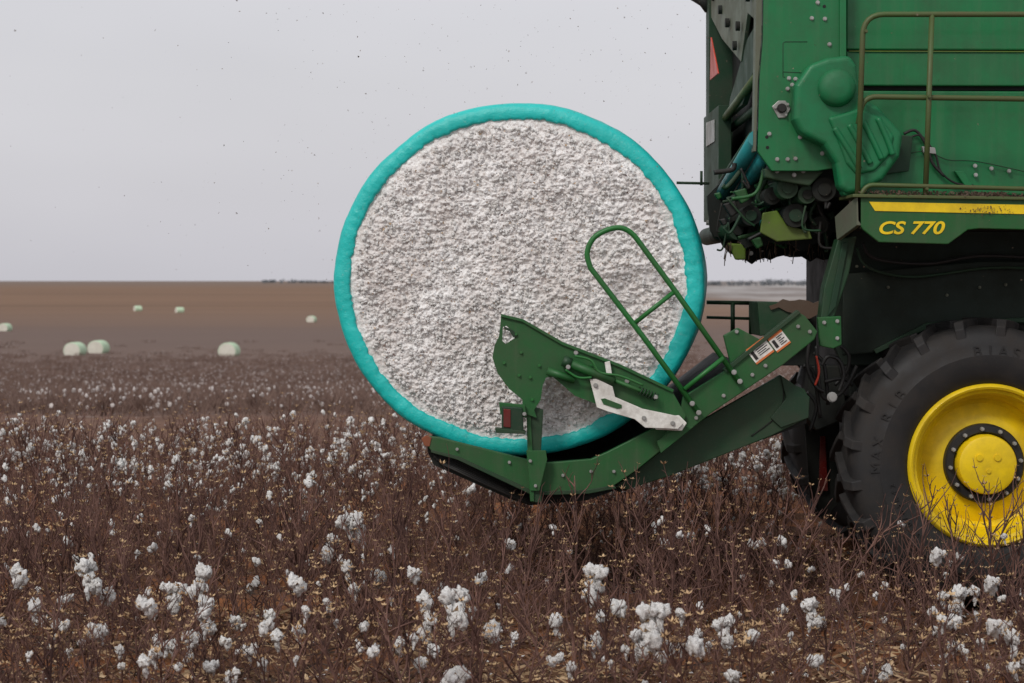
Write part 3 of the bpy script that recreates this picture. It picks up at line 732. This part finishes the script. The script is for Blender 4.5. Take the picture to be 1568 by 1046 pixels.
bolts('lift_arm_bolts', [(1128, 508, -.102), (1144, 540, -.162), (1152, 574, -.162), (1134, 584, -.162), (1108, 606, -.162), (1066, 640, -.162), (1172, 560, -.162), (1222, 500, -.162), (1240, 508, -.162), (1125, 572, -.162), (1056, 612, -.162)], 0, .012, M_steel, HN)
def decal(nm, cx, cy, w, h, ang, y):
    ca, sa = math.cos(ang), math.sin(ang)
    def q(u, v): return (cx + u * ca - v * sa, cy + u * sa + v * ca)
    def rc(n_, u0, v0, u1, v1, yy, mt): plate(nm + n_, [q(u0, v0), q(u1, v0), q(u1, v1), q(u0, v1)], yy, .002, mt, HN, 0)
    rc('_plate', -w, -h, w, h, y, M_white)
    rc('_header', -w, -h, w, -h + 4, y - .003, M_orange)
    rc('_footer', -w, h - 3, w, h, y - .003, M_orange)
    rc('_picture', -w + 3, -h + 7, -w + 8, h - 6, y - .003, M_black)
    for k in range(5): rc('_text_%d' % k, -w + 12, -h + 6 + k * 3.2, w - 3 - (k % 2) * 4, -h + 7.2 + k * 3.2, y - .003, M_black)
decal('warning_label', 1164, 537, 17, 14, R(-37), -.164)
decal('warning_label_2', 1193, 522, 13, 13, R(-37), -.164)
plate('gate_bracket', [(767, 484), (800, 492), (860, 527), (950, 562), (1030, 600), (1050, 636), (1044, 652), (990, 648), (880, 606), (862, 590), (846, 577), (836, 578), (831, 590), (828, 612), (818, 628), (822, 640), (800, 632), (800, 612), (780, 596), (762, 572), (754, 548), (757, 530), (764, 515), (766, 500),
      (770, 501), (769, 522), (774, 527), (788, 518), (786, 508), (775, 499), (770, 501), (766, 500)], -.20, .035, M_green2, HN, 0)
plate('gate_bracket_flange', [(767, 481), (801, 489), (862, 524), (952, 559), (1032, 597), (1030, 601), (950, 563), (860, 528), (800, 493), (767, 485)], -.22, .09, M_green2, HN, .002)
plate('gate_bracket_hook', [(772, 500), (786, 506), (792, 516), (786, 517), (780, 507), (772, 504)], -.21, .05, M_dkgreen, HN, .002)
bolts('bracket_bolts', [(772, 556), (826, 560), (812, 578), (798, 540), (790, 512), (905, 560), (815, 612), (795, 575)], -.202, .010, M_grail, HN)
plate('gate_post', [(806, 620), (832, 628), (828, 700), (830, 770), (814, 770), (812, 700)], -.17, .08, M_dkgreen2, HN, .006)
plate('gate_post_edge', [(806, 622), (812, 624), (816, 700), (818, 768), (812, 768), (808, 700)], -.185, .10, M_green2, HN, .003)
plate('gate_post_foot', [(806, 690), (836, 690), (838, 704), (826, 752), (812, 752)], -.2, .03, M_green2, HN, .004)
bolts('post_bolts', [(812, 706, -.205), (820, 744, -.205), (862, 728, -.105), (780, 708, -.105), (700, 688, -.105), (905, 722, -.105), (940, 722, -.105)], 0, .010, M_steel, HN)
plate('tail_light_bracket', [(764, 616), (804, 620), (806, 640), (766, 634)], -.24, .03, M_green2, HN, .004)
plate('tail_light_housing', [(768, 622), (800, 624), (802, 660), (788, 662), (768, 658)], -.26, .16, M_dkgreen, HN, .008)
plate('tail_light_lens', [(771, 626), (782, 627), (782, 655), (771, 654)], -.268, .02, M_dkred, HN, .004)
plate('tail_light_foot', [(758, 656), (804, 660), (804, 665), (760, 663)], -.27, .12, M_dkgreen2, HN, .003)
bolts('tail_light_bolt', [(803, 634, -.262)], 0, .012, M_steel, HN)
plate('latch_link', [(903, 581), (914, 580), (938, 592), (942, 608), (984, 626), (1036, 637), (1046, 649), (1038, 657), (988, 655), (972, 642), (930, 630), (914, 624), (909, 604)], -.26, .02, M_white, HN, .003)
plate('latch_slot', [(920, 611), (926, 610), (952, 620), (952, 625), (945, 626), (924, 619)], -.265, .01, M_green2, HN, 0)
plate('latch_tab', [(926, 555), (934, 553), (938, 578), (930, 582)], -.25, .03, M_white, HN, .003)
ptube('lock_cylinder', [(838, 568), (880, 582)], -.24, .026, M_green2, HN)
ptube('lock_cylinder_barrel', [(866, 554), (940, 584)], -.25, .030, M_green2, HN)
ptube('lock_rod', [(935, 580), (1002, 607)], -.25, .013, M_grail, HN)
ptube('lock_cap', [(862, 552), (874, 557)], -.25, .036, M_dkgreen2, HN)
sp = []
for k in range(90):
    t = k / 89; c = P(978, 598, -.25).lerp(P(1006, 609, -.25), t); a_ = t * 2 * math.pi * 6
    ax = (P(1006, 609, -.25) - P(978, 598, -.25)).normalized(); u = ax.cross(Vector((0, 1, 0))); sp.append(c + u * math.cos(a_) * .024 + Vector((0, 1, 0)) * math.sin(a_) * .024)
tube('lock_spring', sp, .005, M_dkgreen, HN, sides=6)
ptube('brake_line', [(880, 545), (905, 552), (918, 570), (950, 576), (985, 590)], -.27, .008, M_grail, HN, True)
ptube('brake_line_2', [(866, 566), (885, 578), (906, 578)], -.27, .008, M_grail, HN, True)
bolts('link_bolts', [(1030, 648, -.262), (986, 640, -.262), (882, 540, -.205), (912, 590, -.262), (870, 562, -.28), (1004, 608, -.27), (960, 584, -.205)], 0, .014, M_steel, HN, 12)
plate('link_clevis', [(1000, 640), (1040, 636), (1052, 648), (1044, 660), (1004, 658)], -.235, .03, M_white, HN, .006)
rail = [(1070, 632), (1040, 590), (904, 410), (899, 388), (908, 366), (928, 353), (950, 349), (968, 358), (984, 378), (1034, 446), (1085, 515), (1133, 586)]
hp = [P(1070, 632, -.2), P(985, 516, -.22)] + catmull([P(a, b_, -.22) for a, b_ in rail[2:9]], 6) + [P(1034, 446, -.22), P(1133, 586, -.2)]
tube('hand_rail', hp, .018, M_grail, HN)
ptube('hand_rail_rung', [(973, 494), (1031, 448)], -.22, .015, M_grail, HN)
ptube('hand_rail_rung_2', [(1048, 596), (1108, 548)], -.22, .015, M_grail, HN)
bolts('rail_feet', [(1070, 632, -.22), (1133, 584, -.22), (1060, 618, -.22), (1124, 570, -.22)], 0, .016, M_steel, HN)

# wheels
def wheel(nm, c, lugs=21, detail=True):
    E = bpy.data.objects.new(nm, None); scene.collection.objects.link(E); E.parent = H
    w = .56
    prof = [(.53, .03), (.545, .0), (.57, -.02), (.62, -.045), (.70, -.062), (.735, -.064), (.742, -.058), (.80, -.052), (.86, -.035), (.905, -.005), (.92, .04), (.925, .14), (.928, w / 2), (.925, w - .14), (.92, w - .04), (.905, w), (.80, w + .05), (.62, w + .045), (.53, w)]
    lathe('tyre_carcass', prof, c, M_tyre, E, 120)
    V, F = [], []
    for k in range(lugs * 2):
        side = k % 2; a0 = 2 * math.pi * (k // 2) / lugs + (math.pi / lugs if side else 0)
        st = [(-.035, 0, .84), (.02, .015, .90), (.10, .06, .92), (.20, .13, .925), (w / 2 + .03, .19, .925)]
        b = len(V)
        for (yy, da, rb) in st:
            hw = .038 if yy > .05 else .046
            rt = .975 if yy > .0 else .925
            Y = yy if not side else w - yy
            for (r, da2) in ((rb - .03, -hw), (rt, -hw * .72), (rt, hw * .72), (rb - .03, hw)):
                a = -(a0 + da + da2)
                V.append((c[0] + r * math.cos(a), c[1] + Y, c[2] + r * math.sin(a)))
        for i in range(len(st) - 1):
            q = b + i * 4
            for j in range(3): F.append([q + j, q + j + 1, q + j + 5, q + j + 4])
        F += [[b, b + 1, b + 2, b + 3], [b + 16, b + 17, b + 18, b + 19]]
    o = mkobj('tyre_lugs', V, F, M_tyre, E); fixn(o); bevel(o, .006, 2)
    if not detail:
        lathe('rim', [(.53, .3), (.1, .3), (0, .3)], c, M_yellow, E); return
    lathe('rim', [(.55, .02), (.535, -.018), (.522, -.026), (.508, -.018), (.500, .012), (.480, .022), (.470, .05), (.462, .11), (.440, .135), (.432, .21), (.40, .235), (.33, .20), (.29, .185), (.20, .185), (0, .185)], c, M_yellow, E, 120)
    lathe('hub_ring', [(.268, .186), (.266, .13), (.255, .118), (.215, .115), (.205, .13), (.20, .16)], c, M_black, E, 72)
    lathe('hub_cap', [(.20, .16), (.198, .06), (.190, .04), (.172, .032), (.1, .028), (0, .026)], c, M_yellow, E, 72)
    V, F = [], []
    for k in range(12):
        a = 2 * math.pi * k / 12 + .1; p = Vector((c[0] + .236 * math.cos(a), c[1] + .118, c[2] + .236 * math.sin(a)))
        tube_geo(V, F, [p, p - Vector((0, .03, 0))], .014, 6); tube_geo(V, F, [p - Vector((0, .03, 0)), p - Vector((0, .045, 0))], .008, 8)
    fixn(mkobj('wheel_nuts', V, F, M_steel, E))
    V, F = [], []
    for (dx, dz, r) in [(-.06, .05, .022), (.06, .05, .022), (0, -.04, .014)]:
        p = Vector((c[0] + dx, c[1] + .032, c[2] + dz)); tube_geo(V, F, [p, p - Vector((0, .016, 0))], r, 16)
    fixn(mkobj('hub_plugs', V, F, M_yellow, E))
    for s, a_mid, r in (('MAX RIB', 158, .73), ('BIAS', 84, .73), ('520/85R42', 205, .65)):
        sz = .10 if r > .7 else .05
        for k, ch in enumerate(s):
            if ch == ' ': continue
            a = R(a_mid - (k - len(s) / 2) * (6.5 if r > .7 else 4))
            text('sidewall_letter', ch, (c[0] + r * math.cos(a), c[1] - .060, c[2] + r * math.sin(a)), sz, M_tyre, E, rot=(R(90), 0, 0), ex=.003, align='CENTER').rotation_euler = (R(90), -(a - math.pi / 2), 0)
wc = P(1515, 714, 0)
wheel('near_wheel', (wc.x, .0, .940))
wheel('far_wheel', (wc.x + .02, 2.85, .940), detail=False)

# ------------------------------------------------------------------ sky, sun, camera
w = bpy.data.worlds.new('World'); scene.world = w; w.use_nodes = True; nt = w.node_tree
bg = nt.nodes['Background']; out = nt.nodes['World Output']
sky = N(nt, 'ShaderNodeTexSky', sky_type='NISHITA'); sky.sun_disc = False; sky.sun_elevation = R(40); sky.sun_rotation = R(212)
sky.dust_density = 4
nt.links.new(sky.outputs[0], bg.inputs[0]); bg.inputs[1].default_value = .012
bg2 = N(nt, 'ShaderNodeBackground')
tc = N(nt, 'ShaderNodeTexCoord'); sp_ = N(nt, 'ShaderNodeSeparateXYZ'); nt.links.new(tc.outputs['Generated'], sp_.inputs[0])
base = ramp(nt, sp_.outputs[2], [(.0, (.60, .59, .635)), (.10, (.65, .64, .67)), (.35, (.64, .635, .665)), (1, (.80, .80, .82))])
cl = noise_tex(nt, 1.6, 4, .5, vec=tc.outputs['Generated'], mscale=(1, 1, 2.5))
cl = ramp(nt, cl, [(.3, g1(.86)), (.7, g1(1.07))])
c = mixc(nt, 1.0, base, cl, 'MULTIPLY')
nt.links.new(c, bg2.inputs[0]); bg2.inputs[1].default_value = .97
ad = N(nt, 'ShaderNodeAddShader'); nt.links.new(bg.outputs[0], ad.inputs[0]); nt.links.new(bg2.outputs[0], ad.inputs[1])
nt.links.new(ad.outputs[0], out.inputs[0])
sl = bpy.data.lights.new('sun', 'SUN'); sl.energy = 1.5; sl.angle = R(12); sl.color = (1, .965, .92)
so = bpy.data.objects.new('sun', sl); scene.collection.objects.link(so)
so.rotation_euler = Vector((.50, .85, -.88)).to_track_quat('-Z', 'Y').to_euler()

cam = bpy.data.cameras.new('camera'); co = bpy.data.objects.new('camera', cam); scene.collection.objects.link(co)
co.location = (0, -D0, CH); co.rotation_euler = (R(90), 0, 0)
cam.sensor_width = 36; cam.lens = 36 * FPX / 1568; cam.shift_y = -(523 - HZ) / 1568
cam.clip_start = .1; cam.clip_end = 9000
cam.dof.use_dof = True; cam.dof.focus_distance = 12.9; cam.dof.aperture_fstop = 3.5
scene.camera = co
scene.view_settings.view_transform = 'Standard'; scene.view_settings.look = 'None'; scene.view_settings.exposure = 0
